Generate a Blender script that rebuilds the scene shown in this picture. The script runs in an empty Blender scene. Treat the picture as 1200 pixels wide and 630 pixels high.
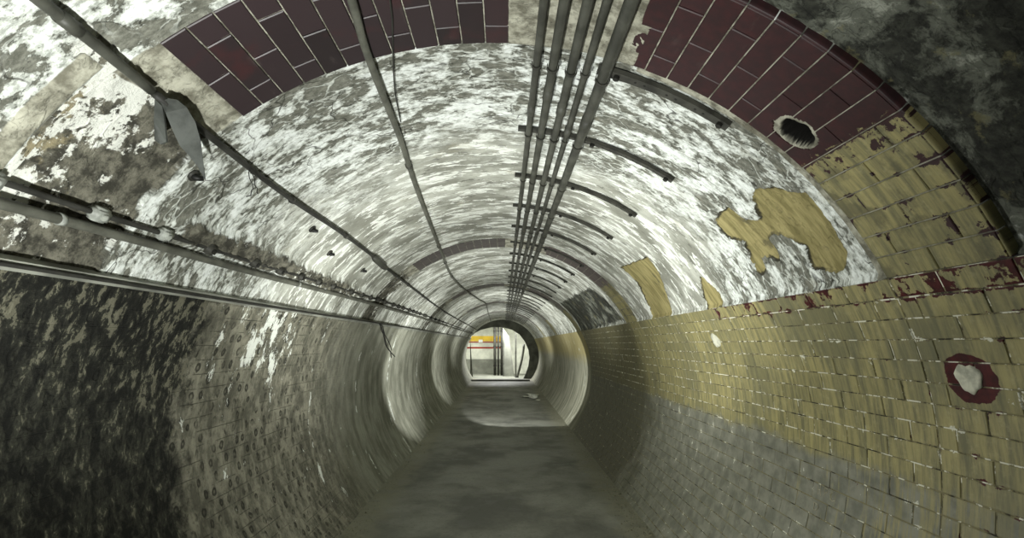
import bpy, bmesh, math, random
import numpy as np
from mathutils import Vector, Matrix

random.seed(7)
RNG = np.random.default_rng(11)
scene = bpy.context.scene
COL = scene.collection

# ------------------------------------------------------------------ constants of the place (metres)
R = 1.70          # clear radius of the tiled tunnel
HC = 1.054        # height of the circle's centre above the floor
YEND = 24.0       # bulkhead at the far end
BANDS = [1.46 + 4.06 * i for i in range(6)]   # near edge of each tile band
BW = 0.47         # width of a tile band
SPRING = 61.4     # springing line, degrees from the crown
FLOOR_A = 128.3   # angle where wall meets floor
D = math.pi / 180


def cyl(a, y, r=R):
    return Vector((r * math.sin(a * D), y, HC + r * math.cos(a * D)))


# ------------------------------------------------------------------ camera
cam = bpy.data.cameras.new('camera')
cam.sensor_width = 36
cam.lens = 18.0
cam.shift_x = 10 / 1200
cam.shift_y = 88 / 1200
cam.clip_start = 0.02
cam_o = bpy.data.objects.new('camera', cam)
cam_o.location = (0.048, 0, 1.622)
cam_o.rotation_euler = (math.pi / 2, 0, 0)
COL.objects.link(cam_o)
scene.camera = cam_o

# ------------------------------------------------------------------ world, exposure, lamps
w = bpy.data.worlds.new('world')
scene.world = w
w.use_nodes = True
w.node_tree.nodes['Background'].inputs[0].default_value = (0.80, 0.88, 0.82, 1)
w.node_tree.nodes['Background'].inputs[1].default_value = 0.02
scene.view_settings.view_transform = 'Standard'
scene.view_settings.look = 'None'
scene.view_settings.exposure = 0.0
scene.view_settings.gamma = 1.0
scene.view_settings.use_curve_mapping = False


def lamp(name, loc, aim, watts, size=120, blend=0.6, radius=0.05, col=(0.985, 1.0, 0.955)):
    l = bpy.data.lights.new(name, 'SPOT')
    l.energy = watts
    l.spot_size = size * D
    l.spot_blend = blend
    l.shadow_soft_size = radius
    l.color = col
    o = bpy.data.objects.new(name, l)
    o.location = loc
    d = Vector(aim) - Vector(loc)
    o.rotation_euler = d.to_track_quat('-Z', 'Y').to_euler()
    COL.objects.link(o)
    return o


lamp('unseen_spot', (-0.42, 0.40, 0.85), (-0.72, 2.4, 2.70), 270, 118, 0.9, 0.04)  # unseen spots added along the tunnel to light vault, walls and floor
lamp('unseen_spot', (-0.25, 3.2, 0.35), (0.10, 4.7, 2.7), 200, 140, 0.7, 0.08)
lamp('unseen_spot', (-0.85, 3.1, 1.1), (1.6, 2.9, 1.25), 112, 125, 0.9, 0.12)
lamp('unseen_spot', (0.8, 4.0, 0.9), (-1.6, 3.9, 1.25), 60, 85, 0.9, 0.12)
lamp('unseen_spot', (0.1, 6.9, 0.4), (0.0, 7.6, 2.7), 150, 125, 0.7, 0.08)
lamp('unseen_spot', (0.9, 7.3, 0.8), (-1.6, 8.7, 1.3), 260, 58, 0.5, 0.05)
lamp('unseen_spot', (-0.9, 9.0, 1.0), (1.35, 12.6, 1.1), 330, 76, 0.12, 0.05)
lamp('unseen_spot', (0.0, 11.6, 0.4), (0.0, 12.4, 2.7), 140, 120, 0.7, 0.08)
lamp('unseen_spot', (0.9, 12.2, 0.8), (-1.6, 13.7, 1.3), 220, 56, 0.5, 0.05)
lamp('unseen_spot', (0.0, 17.0, 0.4), (0.0, 17.8, 2.7), 180, 150, 0.7, 0.08)
lamp('unseen_spot', (0.2, 4.2, 2.1), (0.25, 5.6, 0.0), 14, 110, 0.9, 0.15)


# ------------------------------------------------------------------ small helpers
def srgb(r, g, b):
    f = lambda c: (c / 255 / 12.92) if c / 255 <= 0.04045 else ((c / 255 + 0.055) / 1.055) ** 2.4
    return (f(r), f(g), f(b), 1)


def link(o, parent=None):
    COL.objects.link(o)
    if parent is not None:
        o.parent = parent
    return o


def mesh_obj(name, verts, faces, mat, parent=None, smooth=False):
    me = bpy.data.meshes.new(name)
    me.from_pydata([tuple(v) for v in verts], [], faces)
    me.materials.append(mat)
    if smooth:
        me.polygons.foreach_set('use_smooth', [True] * len(me.polygons))
    me.update()
    return link(bpy.data.objects.new(name, me), parent)


def bm_obj(name, bm, mat, parent=None, smooth=False):
    me = bpy.data.meshes.new(name)
    bm.normal_update()
    bm.to_mesh(me)
    bm.free()
    me.materials.append(mat)
    if smooth:
        me.polygons.foreach_set('use_smooth', [True] * len(me.polygons))
    return link(bpy.data.objects.new(name, me), parent)


def empty(name, loc):
    o = bpy.data.objects.new(name, None)
    o.empty_display_size = 0.1
    o.location = loc
    return link(o)


def tag(o, label=None, cat=None, group=None, kind=None):
    if label: o['label'] = label
    if cat: o['category'] = cat
    if group: o['group'] = group
    if kind: o['kind'] = kind
    return o


def reparent(child, parent):
    child.parent = parent
    child.matrix_parent_inverse = Matrix.Translation(-Vector(parent.location))
    return child


def tube_data(pts, rad, seg=10, caps=True):
    """swept tube through a list of points; rad is a number or one per point"""
    pts = [Vector(p) for p in pts]
    n = len(pts)
    rads = rad if isinstance(rad, (list, tuple)) else [rad] * n
    V, Fc = [], []
    up = None
    for i, p in enumerate(pts):
        t = (pts[min(i + 1, n - 1)] - pts[max(i - 1, 0)]).normalized()
        if up is None:
            up = Vector((0, 0, 1)) if abs(t.z) < 0.9 else Vector((1, 0, 0))
        a = t.cross(up).normalized()
        up = a.cross(t).normalized()
        for k in range(seg):
            c = 2 * math.pi * k / seg
            V.append(p + (a * math.cos(c) + up * math.sin(c)) * rads[i])
    for i in range(n - 1):
        for k in range(seg):
            k2 = (k + 1) % seg
            Fc.append((i * seg + k, (i + 1) * seg + k, (i + 1) * seg + k2, i * seg + k2))
    if caps:
        Fc.append(tuple(range(seg)))
        Fc.append(tuple(reversed(range((n - 1) * seg, n * seg))))
    return V, Fc


def tube(name, pts, rad, mat, parent=None, seg=10):
    V, Fc = tube_data(pts, rad, seg)
    o = mesh_obj(name, V, Fc, mat, None, smooth=True)
    if parent is not None:
        reparent(o, parent) if parent.type == 'EMPTY' else setattr(o, 'parent', parent)
    return o


def path(knots, step=0.12, r=None):
    """smooth path along the lining through (angle, y[, radius]) knots"""
    out = []
    K = [(k[0], k[1], k[2] if len(k) > 2 else r) for k in knots]
    for i in range(len(K) - 1):
        p0 = K[max(i - 1, 0)]; p1 = K[i]; p2 = K[i + 1]; p3 = K[min(i + 2, len(K) - 1)]
        m = max(2, min(24, int((p2[1] - p1[1]) / step)))
        for j in range(m):
            t = j / m
            q = []
            for c in range(3):
                if c == 1:
                    q.append(p1[1] + (p2[1] - p1[1]) * t)
                else:
                    d1 = (p2[c] - p0[c]) / max(p2[1] - p0[1], 1e-4) * (p2[1] - p1[1])
                    d2 = (p3[c] - p1[c]) / max(p3[1] - p1[1], 1e-4) * (p2[1] - p1[1])
                    h = (2*t**3 - 3*t*t + 1) * p1[c] + (t**3 - 2*t*t + t) * d1 + (3*t*t - 2*t**3) * p2[c] + (t**3 - t*t) * d2
                    q.append(h)
            out.append(cyl(q[0], q[1], q[2]))
    out.append(cyl(*K[-1]))
    return out


# ------------------------------------------------------------------ numpy noise and distance fields
TAB = RNG.random((257, 257))
TAB[256] = TAB[0]; TAB[:, 256] = TAB[:, 0]


def vnoise(x, y):
    xi = np.floor(x).astype(int); yi = np.floor(y).astype(int)
    fx = x - xi; fy = y - yi
    fx = fx * fx * (3 - 2 * fx); fy = fy * fy * (3 - 2 * fy)
    xi %= 256; yi %= 256
    return (TAB[xi, yi] * (1 - fx) + TAB[xi + 1, yi] * fx) * (1 - fy) + (TAB[xi, yi + 1] * (1 - fx) + TAB[xi + 1, yi + 1] * fx) * fy


def fbm(x, y, oct=4, gain=0.5):
    s = 0; a = 1; t = 0
    for k in range(oct):
        s = s + a * vnoise(x * 2**k + 17.3 * k, y * 2**k + 5.1 * k); t += a; a *= gain
    return s / t * 2 - 1


def poly_sdf(px, py, poly):
    """signed distance, positive inside"""
    d = np.full(px.shape, 1e9); inside = np.zeros(px.shape, bool)
    n = len(poly)
    for i in range(n):
        ax, ay = poly[i]; bx, by = poly[(i + 1) % n]
        ex, ey = bx - ax, by - ay
        wx, wy = px - ax, py - ay
        t = np.clip((wx * ex + wy * ey) / (ex * ex + ey * ey + 1e-12), 0, 1)
        d = np.minimum(d, (wx - ex * t) ** 2 + (wy - ey * t) ** 2)
        c = ((ay > py) != (by > py)) & (px < (bx - ax) * (py - ay) / (by - ay + 1e-12) + ax)
        inside ^= c
    d = np.sqrt(d)
    return np.where(inside, d, -d)


def arc_poly(pts):
    return [(a * D * R, y) for a, y in pts]


# ------------------------------------------------------------------ node helper
class NT:
    def __init__(self, name, rough=0.8):
        self.m = bpy.data.materials.new(name)
        self.m.use_nodes = True
        self.t = self.m.node_tree
        self.b = self.t.nodes['Principled BSDF']
        self.b.inputs['Roughness'].default_value = rough
        self.b.inputs['Specular IOR Level'].default_value = 0.3

    def n(self, typ, **kw):
        x = self.t.nodes.new(typ)
        for k, v in kw.items(): setattr(x, k, v)
        return x

    def put(self, sock, v):
        if v is None: return
        if isinstance(v, bpy.types.NodeSocket): self.t.links.new(v, sock)
        else: sock.default_value = v

    def math(self, op, a, b=None, c=None, clamp=False):
        x = self.n('ShaderNodeMath', operation=op, use_clamp=clamp)
        self.put(x.inputs[0], a); self.put(x.inputs[1], b); self.put(x.inputs[2], c)
        return x.outputs[0]

    def add(self, a, b): return self.math('ADD', a, b)
    def sub(self, a, b): return self.math('SUBTRACT', a, b)
    def mul(self, a, b): return self.math('MULTIPLY', a, b)
    def mx(self, a, b): return self.math('MAXIMUM', a, b)
    def mn(self, a, b): return self.math('MINIMUM', a, b)

    def step(self, v, lo, hi, a=0.0, b=1.0):
        x = self.n('ShaderNodeMapRange', interpolation_type='SMOOTHSTEP')
        self.put(x.inputs['Value'], v)
        x.inputs['From Min'].default_value = lo; x.inputs['From Max'].default_value = hi
        x.inputs['To Min'].default_value = a; x.inputs['To Max'].default_value = b
        return x.outputs[0]

    def mix(self, f, a, b, mode='MIX'):
        x = self.n('ShaderNodeMix', data_type='RGBA', blend_type=mode)
        self.put(x.inputs['Factor'], f); self.put(x.inputs[6], a); self.put(x.inputs[7], b)
        return x.outputs[2]

    def comb(self, x, y, z=0.0):
        c = self.n('ShaderNodeCombineXYZ')
        self.put(c.inputs[0], x); self.put(c.inputs[1], y); self.put(c.inputs[2], z)
        return c.outputs[0]

    def pos(self):
        g = self.n('ShaderNodeNewGeometry')
        s = self.n('ShaderNodeSeparateXYZ')
        self.t.links.new(g.outputs['Position'], s.inputs[0])
        return g.outputs['Position'], s.outputs[0], s.outputs[1], s.outputs[2]

    def lining(self):
        """arc length round the tunnel from the crown, and distance along it"""
        p, x, y, z = self.pos()
        a = self.math('ARCTAN2', x, self.sub(z, HC))
        return self.mul(a, R), y, z

    def noise(self, vec, scale=5, detail=6, rough=0.55, dist=0.0, lac=2.0):
        x = self.n('ShaderNodeTexNoise')
        self.put(x.inputs['Vector'], vec)
        x.inputs['Scale'].default_value = scale; x.inputs['Detail'].default_value = detail
        x.inputs['Roughness'].default_value = rough; x.inputs['Distortion'].default_value = dist
        x.inputs['Lacunarity'].default_value = lac
        return x.outputs['Fac']

    def voro(self, vec, scale=5, feature='DISTANCE_TO_EDGE', rand=1.0):
        x = self.n('ShaderNodeTexVoronoi', feature=feature)
        self.put(x.inputs['Vector'], vec)
        x.inputs['Scale'].default_value = scale
        x.inputs['Randomness'].default_value = rand
        return x.outputs['Distance']

    def attr(self, name):
        x = self.n('ShaderNodeAttribute', attribute_name=name)
        return x.outputs['Fac']

    def warp(self, vec, amount, scale):
        x = self.n('ShaderNodeTexNoise')
        self.put(x.inputs['Vector'], vec); x.inputs['Scale'].default_value = scale; x.inputs['Detail'].default_value = 3
        v = self.n('ShaderNodeVectorMath', operation='MULTIPLY_ADD')
        self.t.links.new(x.outputs['Color'], v.inputs[0]); v.inputs[1].default_value = (amount,) * 3
        self.put(v.inputs[2], vec)
        return v.outputs[0]

    def finish(self, color, height=None, rough=None, bump=0.5, dist=0.01):
        self.put(self.b.inputs['Base Color'], color)
        if rough is not None: self.put(self.b.inputs['Roughness'], rough)
        if height is not None:
            b = self.n('ShaderNodeBump')
            b.inputs['Strength'].default_value = bump; b.inputs['Distance'].default_value = dist
            self.put(b.inputs['Height'], height)
            self.t.links.new(b.outputs[0], self.b.inputs['Normal'])
        return self.m


def plain(name, col, rough=0.6, metal=0.0, var=0.25, scale=18):
    k = NT(name, rough)
    k.b.inputs['Metallic'].default_value = metal
    tc = k.n('ShaderNodeTexCoord').outputs['Object']
    n = k.noise(tc, scale, 6, 0.6)
    dark = tuple(c * (1 - var * 1.6) for c in col[:3]) + (1,)
    lite = tuple(min(1, c * (1 + var)) for c in col[:3]) + (1,)
    return k.finish(k.mix(k.step(n, 0.35, 0.65), dark, lite), n, None, 0.25, 0.004)


# ------------------------------------------------------------------ materials of the lining
def mat_vault():
    k = NT('limewashed_vault_plaster', 0.85)
    s, y, z = k.lining()
    v = k.comb(s, y)
    brush = k.comb(k.mul(s, 1.0), k.mul(y, 2.6))           # streaks follow the arch
    flk = k.comb(k.mul(s, 1.0), k.mul(y, 1.7))
    nb = k.noise(v, 1.3, 3, 0.5)
    n3 = k.noise(v, 42, 5, 0.6)
    nm = k.noise(v, 9, 6, 0.6)
    # near the entrance: flaking limewash over cement, white veins in the grey
    f1 = k.noise(k.warp(flk, 0.08, 9), 7.5, 14, 0.66, 0.2)
    f2 = k.noise(flk, 26, 9, 0.72)
    nl = k.noise(v, 2.6, 4, 0.5)
    cov = k.add(f1, k.add(k.mul(k.sub(nl, 0.5), 0.40), k.mul(k.sub(f2, 0.5), 0.30)))
    wn = k.step(cov, 0.455, 0.485)
    wh = k.step(cov, 0.50, 0.60)
    vein = k.voro(k.warp(flk, 0.16, 7), 7.5)
    wn = k.mx(wn, k.mul(k.step(vein, 0.05, 0.025), k.step(nl, 0.50, 0.40)))
    cem_n = k.mix(k.step(f2, 0.36, 0.66), srgb(88, 89, 80), srgb(136, 137, 126))
    wht_n = k.mix(wh, k.mix(k.step(f2, 0.4, 0.6), srgb(150, 154, 146), srgb(206, 210, 202)), k.mix(k.step(f2, 0.34, 0.58), srgb(196, 201, 195), srgb(236, 241, 237)))
    cn = k.mix(wn, cem_n, wht_n)
    pit = k.step(k.add(k.noise(flk, 18, 8, 0.7), k.mul(k.sub(nb, 0.5), 0.2)), 0.625, 0.655)
    cn = k.mix(k.mul(pit, 0.85), cn, srgb(46, 46, 40))
    ck = k.voro(k.warp(k.comb(k.mul(s, 1.0), k.mul(y, 1.3)), 0.30, 4), 2.6)
    ckm = k.mul(k.step(ck, 0.012, 0.004), k.step(k.noise(v, 3, 3, 0.5), 0.45, 0.55))
    cn = k.mix(k.mul(ckm, 0.8), cn, srgb(50, 50, 43))
    # further in: rubbed smooth, discrete white flecks along the arch
    g1 = k.noise(k.warp(brush, 0.10, 6), 5.5, 12, 0.62, 0.15)
    g2 = k.noise(k.comb(k.mul(s, 1.0), k.mul(y, 3.0)), 13.0, 9, 0.66)
    gl = k.noise(k.comb(s, k.mul(y, 1.5)), 2.4, 5, 0.5)
    cf = k.mix(k.step(gl, 0.36, 0.64), srgb(134, 135, 124), srgb(190, 192, 181))
    cf = k.mix(k.mul(k.step(g2, 0.45, 0.62), 0.30), cf, srgb(106, 107, 97))
    wf = k.step(k.add(g1, k.add(k.mul(k.sub(g2, 0.5), 0.30), k.mul(k.sub(gl, 0.5), 0.25))), 0.525, 0.555)
    cf = k.mix(wf, cf, k.mix(k.step(g2, 0.40, 0.60), srgb(212, 215, 206), srgb(238, 241, 234)))
    dk = k.step(k.add(k.noise(brush, 8, 10, 0.66), k.mul(k.sub(nb, 0.5), 0.35)), 0.590, 0.615)
    cf = k.mix(k.mul(dk, 0.65), cf, srgb(84, 84, 75))
    farf = k.step(k.add(y, k.add(k.mul(k.sub(nb, 0.5), 2.2), k.mul(k.math('ABSOLUTE', s), -0.25))), 2.4, 3.2)
    c = k.mix(farf, cn, cf)
    dot = k.step(k.noise(v, 70, 4, 0.6), 0.66, 0.70)
    c = k.mix(k.mul(dot, 0.6), c, srgb(70, 70, 62))
    # warm stains
    st = k.step(k.noise(v, 2.3, 7, 0.62), 0.60, 0.72)
    c = k.mix(k.mul(st, 0.35), c, srgb(170, 162, 132))
    nn = k.sub(k.noise(v, 8, 9, 0.68), 0.5)
    # exposed mortar where tiles and render are gone
    mo = k.step(k.add(k.attr('mortar'), k.mul(nn, 0.16)), -0.008, 0.008)
    mort = k.mix(k.step(k.noise(v, 14, 9, 0.7), 0.40, 0.62), srgb(60, 59, 51), srgb(124, 122, 108))
    och = k.step(k.add(k.noise(v, 3.4, 7, 0.65), k.add(k.mul(k.sub(nm, 0.5), 0.3), k.step(y, 1.45, 1.80, 0.05, -0.12))), 0.56, 0.63)
    mort = k.mix(k.mul(och, 0.75), mort, srgb(166, 156, 124))
    w2 = k.step(k.add(k.noise(k.warp(v, 0.1, 6), 6.5, 11, 0.7), k.add(k.mul(k.sub(f2, 0.5), 0.3), k.step(y, 1.45, 1.80, 0.07, -0.05))), 0.525, 0.56)
    mort = k.mix(w2, mort, srgb(228, 230, 221))
    mort = k.mix(k.mul(pit, 0.8), mort, srgb(44, 42, 35))
    c = k.mix(mo, c, mort)
    # bare cement bed (crown chase, strip beside the tiles)
    be = k.step(k.add(k.attr('bed'), k.mul(nn, 0.02)), -0.003, 0.003)
    bed = k.mix(k.step(k.noise(v, 12, 8, 0.66), 0.36, 0.64), srgb(108, 106, 92), srgb(182, 181, 164))
    c = k.mix(be, c, bed)
    # dark, half peeled old coat
    so = k.step(k.add(k.attr('dark_coat'), k.mul(nn, 0.25)), -0.02, 0.02)
    q1 = k.noise(k.warp(v, 0.15, 5), 5.0, 12, 0.72)
    sc = k.mix(k.step(k.noise(v, 30, 6, 0.7), 0.35, 0.7), srgb(32, 33, 29), srgb(64, 66, 58))
    sc = k.mix(k.step(q1, 0.48, 0.56), sc, srgb(98, 101, 91))
    sc = k.mix(k.step(q1, 0.57, 0.65), sc, srgb(156, 159, 147))
    sc = k.mix(k.mul(k.step(k.noise(v, 6.5, 8, 0.65), 0.57, 0.63), 0.6), sc, srgb(118, 114, 82))
    c = k.mix(so, c, sc)
    # yellow coat where the render has come off
    ye = k.add(k.attr('yellow'), k.mul(k.sub(k.noise(k.warp(v, 0.06, 9), 10, 10, 0.66), 0.5), 0.075))
    ym = k.step(ye, -0.001, 0.002)
    yc = k.mix(k.step(k.noise(k.comb(k.mul(s, 1.2), k.mul(y, 6)), 4, 7, 0.62), 0.35, 0.65), srgb(124, 116, 74), srgb(164, 154, 106))
    yc = k.mix(k.mul(k.step(k.noise(v, 5, 7, 0.65), 0.58, 0.66), 0.75), yc, srgb(86, 82, 60))
    c = k.mix(ym, c, yc)
    rim = k.mul(k.step(ye, -0.004, 0.001), k.step(ye, 0.016, 0.006))
    c = k.mix(k.mul(rim, k.step(k.noise(v, 9, 4, 0.5), 0.40, 0.58, 0.0, 0.95)), c, srgb(50, 48, 38))
    # near-black colour paints the shade inside the knocked hole
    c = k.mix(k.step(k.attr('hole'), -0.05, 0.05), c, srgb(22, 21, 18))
    h = k.add(k.mul(wn, k.step(farf, 0.0, 1.0, 0.55, 0.1)), k.add(k.mul(n3, 0.3), k.mul(f1, 0.7)))
    h = k.add(h, k.mul(pit, -0.6))
    h = k.add(h, k.mul(k.mul(mo, k.noise(v, 16, 8, 0.75)), 2.4))
    h = k.add(h, k.mul(ym, -0.9))
    return k.finish(c, h, None, 0.6, 0.012)


def mat_wall_left():
    k = NT('stripped_left_wall_mortar', 0.9)
    s, y, z = k.lining()
    v = k.comb(s, y)
    drip = k.comb(k.mul(s, 1.0), k.mul(y, 1.7))
    n1 = k.noise(k.warp(drip, 0.1, 6), 6.0, 12, 0.70)
    n2 = k.noise(v, 24, 8, 0.68)
    nb = k.noise(v, 1.6, 4, 0.55)
    base = k.mix(k.step(n1, 0.38, 0.64), srgb(92, 91, 79), srgb(146, 144, 127))
    base = k.mix(k.mul(k.step(n2, 0.52, 0.68), 0.6), base, srgb(62, 62, 53))
    # tile courses printed in the mortar, two dabs to a tile
    row = k.math('FRACT', k.math('DIVIDE', s, 0.084))
    rown = k.math('FLOOR', k.math('DIVIDE', s, 0.084))
    jig = k.mul(k.sub(n2, 0.5), 0.10)
    line = k.step(k.math('ABSOLUTE', k.sub(k.add(row, jig), 0.5)), 0.462, 0.485)
    line = k.mul(line, k.step(k.noise(v, 3.5, 4, 0.6), 0.46, 0.54))
    dcell = k.math('DIVIDE', k.add(y, k.mul(k.math('PINGPONG', rown, 1.0), 0.131)), 0.262)
    du = k.mul(k.sub(k.math('FRACT', dcell), 0.5), 0.262)
    du = k.sub(k.math('ABSOLUTE', du), 0.042)
    dv = k.mul(k.sub(row, 0.5), 0.084)
    dd = k.math('SQRT', k.add(k.mul(du, du), k.mul(k.mul(dv, dv), 0.55)))
    dd = k.add(dd, k.mul(k.sub(k.noise(v, 16, 5, 0.65), 0.5), 0.042))
    ringm = k.mul(k.step(dd, 0.022, 0.017), k.step(dd, 0.002, 0.012, 0.35, 1.0))
    zone = k.step(y, 6.4, 3.6)
    dabs = k.mul(k.mul(ringm, k.step(k.noise(v, 4.5, 3, 0.6), 0.40, 0.54)), zone)
    base = k.mix(k.mul(dabs, 0.85), base, srgb(44, 44, 37))
    base = k.mix(k.mul(k.mul(line, zone), 0.7), base, srgb(52, 52, 44))
    # soot-black stretch near the entrance
    nn = k.sub(k.noise(v, 6, 9, 0.68), 0.5)
    so = k.step(k.add(k.sub(2.74, y), k.mul(nn, 0.8)), -0.10, 0.10)
    q = k.noise(k.warp(drip, 0.08, 9), 13, 11, 0.72)
    sc = k.mix(k.step(q, 0.42, 0.64), srgb(24, 25, 21), srgb(66, 67, 57))
    up = k.step(k.add(s, k.mul(y, 0.35)), -1.75, -1.25)
    sc = k.mix(k.mul(k.step(k.add(q, k.mul(up, 0.07)), 0.60, 0.63), 0.75), sc, srgb(124, 122, 104))
    base = k.mix(so, base, sc)
    # lime splashes below the springing and long thin runs
    lime = k.noise(k.warp(k.comb(s, k.mul(y, 1.7)), 0.12, 6), 5.0, 11, 0.72)
    wet = k.mul(k.step(k.math('ABSOLUTE', k.sub(y, 3.5)), 1.0, 0.1), k.step(s, -2.75, -2.0))
    lm = k.step(k.add(lime, k.mul(wet, 0.13)), 0.645, 0.665)
    lm = k.mul(lm, k.step(so, 0.9, 0.2))
    for y0, wd in ((4.62, 0.030), (6.05, 0.035), (7.75, 0.07), (10.3, 0.08)):
        off = k.mul(k.sub(k.noise(k.comb(k.mul(s, 1.0), y0), 3.0, 5, 0.6), 0.5), 0.30)
        dr = k.math('ABSOLUTE', k.sub(k.sub(y, y0), off))
        run = k.step(k.add(k.math('DIVIDE', dr, wd), k.mul(k.sub(lime, 0.57), -12.0)), 0.9, 0.5)
        lm = k.mx(lm, run)
    # smoother grey render further in
    far = k.step(y, 4.4, 6.2)
    fc = k.mix(k.step(k.noise(k.comb(k.mul(s, 0.7), k.mul(y, 1.6)), 3.0, 9, 0.62), 0.36, 0.64), srgb(122, 123, 109), srgb(164, 165, 150))
    fc = k.mix(k.mul(k.step(n2, 0.62, 0.70), 0.7), fc, srgb(70, 70, 61))
    base = k.mix(far, base, fc)
    base = k.mix(lm, base, srgb(228, 232, 223))
    h = k.add(k.mul(n1, 1.4), k.add(k.mul(n2, 0.9), k.mul(dabs, -1.2)))
    h = k.add(h, k.add(k.mul(line, -0.6), k.mul(k.mul(so, q), 1.5)))
    return k.finish(base, k.mul(h, k.step(y, 4.4, 6.5, 1.0, 0.3)), None, 0.7, 0.012)


def yellow_tile_color(k, s, y, z, band):
    """glazed maroon tile under worn yellow paint, grey below"""
    v = k.comb(s, y)
    streak = k.comb(k.mul(s, 1.0), k.mul(y, 10.0))
    n1 = k.noise(streak, 3.0, 9, 0.70)
    n2 = k.noise(v, 26, 6, 0.65)
    nb = k.noise(v, 1.7, 4, 0.5)
    oi = k.n('ShaderNodeObjectInfo').outputs['Random']
    yel = k.mix(k.step(n1, 0.34, 0.64), srgb(112, 110, 82), srgb(164, 155, 106))
    yel = k.mix(k.mul(k.step(n2, 0.5, 0.72), 0.35), yel, srgb(184, 177, 134))
    yel = k.mix(k.mul(k.step(nb, 0.50, 0.66), 0.55), yel, srgb(104, 104, 82))
    yel = k.mix(k.mul(k.step(oi, 0.55, 1.0), 0.28), yel, srgb(98, 97, 70))
    mar = k.mix(k.step(n2, 0.35, 0.7), srgb(60, 31, 32), srgb(86, 38, 39))
    uv = k.n('ShaderNodeUVMap', uv_map='UVMap').outputs[0]
    sp = k.n('ShaderNodeSeparateXYZ'); k.t.links.new(uv, sp.inputs[0])
    eu = k.mul(k.mn(sp.outputs[0], k.sub(1.0, sp.outputs[0])), 0.26)
    ev = k.mul(k.mn(sp.outputs[1], k.sub(1.0, sp.outputs[1])), 0.084)
    edge = k.step(k.mn(eu, ev), 0.016, 0.0)
    cn = k.noise(v, 11, 8, 0.68)
    return v, yel, mar, edge, cn, n1, n2, nb


def mat_wall_tile():
    k = NT('yellow_painted_wall_tile', 0.42)
    s, y, z = k.lining()
    v, yel, mar, edge, cn, n1, n2, nb = yellow_tile_color(k, s, y, z, False)
    # grey tone below the horizontal diameter
    wav = k.mul(k.sub(k.noise(v, 5, 6, 0.6), 0.5), 0.20)
    lower_grey = k.step(k.add(k.sub(s, 2.66), wav), -0.035, 0.035)
    lower_grey = k.mul(lower_grey, k.step(k.add(n1, k.mul(k.step(y, 3.0, 1.6), 0.22)), 0.72, 0.60, 0.25, 1.0))
    grey = k.mix(k.step(k.noise(v, 9, 7, 0.6), 0.35, 0.65), srgb(108, 109, 97), srgb(138, 138, 124))
    c = k.mix(lower_grey, yel, grey)
    # far stretch is darker
    far_dark = k.step(k.add(y, k.mul(k.noise(v, 2, 4, 0.5), 2.0)), 6.2, 7.2)
    c = k.mix(k.mul(far_dark, 0.75), c, k.mix(n1, srgb(46, 46, 36), srgb(92, 88, 60)))
    # chips to the maroon glaze, mostly along joints
    near = k.step(y, 2.15, 1.75)
    top = k.mul(k.step(s, 1.945, 1.90), k.step(y, 3.9, 3.2))
    chip = k.add(k.add(cn, k.mul(edge, 0.085)), k.add(k.mul(near, 0.045), k.mul(top, 0.15)))
    # broken ring round the mortar scar
    ds = k.sub(s, 74.6 * D * R); dy = k.sub(y, 1.745)
    dr = k.math('SQRT', k.add(k.mul(ds, ds), k.mul(k.mul(dy, dy), 0.9)))
    chip = k.add(chip, k.step(dr, 0.105, 0.07, 0.0, 0.5))
    cm = k.step(chip, 0.715, 0.73)
    c = k.mix(cm, c, mar)
    # white plaster splashes
    sp = k.step(k.add(k.noise(v, 9, 9, 0.72), k.mul(edge, 0.075)), 0.668, 0.682)
    c = k.mix(k.mul(sp, k.step(cm, 0.5, 0.0)), c, srgb(214, 214, 198))
    rough = k.mix(cm, (0.5,) * 3 + (1,), (0.3,) * 3 + (1,))
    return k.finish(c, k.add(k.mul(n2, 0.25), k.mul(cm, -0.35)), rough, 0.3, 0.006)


def mat_band_tile():
    k = NT('maroon_band_tile', 0.3)
    s, y, z = k.lining()
    v, yel, mar, edge, cn, n1, n2, nb = yellow_tile_color(k, s, y, z, True)
    oi = k.n('ShaderNodeObjectInfo').outputs['Random']
    dark = k.mix(oi, srgb(44, 38, 39), srgb(58, 48, 50))
    dark = k.mix(k.mul(k.step(k.noise(v, 5, 5, 0.6), 0.54, 0.72), 0.6), dark, srgb(72, 42, 43))
    dark = k.mix(k.mul(k.step(k.noise(k.comb(k.mul(s, 3), y), 6, 6, 0.6), 0.60, 0.75), 0.35), dark, srgb(96, 88, 84))
    mar = k.mix(k.step(s, -0.2, 0.5), dark, k.mix(0.35, dark, mar))
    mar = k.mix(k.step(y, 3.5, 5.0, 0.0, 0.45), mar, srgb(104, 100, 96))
    # yellow paint starts about half way down the right haunch
    lim = k.add(k.sub(s, 44.5 * D * R), k.mul(k.sub(cn, 0.5), 0.62))
    lim = k.add(lim, k.mul(k.sub(y, k.mul(1.0, 1.69)), 0.0))
    pm = k.step(lim, -0.008, 0.008)
    rag = k.mul(k.step(y, 1.56, 1.46), 0.07)
    chip = k.step(k.add(k.add(cn, rag), k.mul(edge, 0.085)), 0.625, 0.64)
    yel = k.mix(k.mul(k.step(k.noise(v, 6, 6, 0.6), 0.50, 0.62), 0.65), yel, srgb(88, 86, 66))
    pm = k.mul(pm, k.sub(1.0, chip))
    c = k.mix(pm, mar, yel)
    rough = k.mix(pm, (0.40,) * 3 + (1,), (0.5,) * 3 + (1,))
    return k.finish(c, k.add(k.mul(n2, 0.25), k.mul(pm, 0.35)), rough, 0.25, 0.006)


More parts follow.
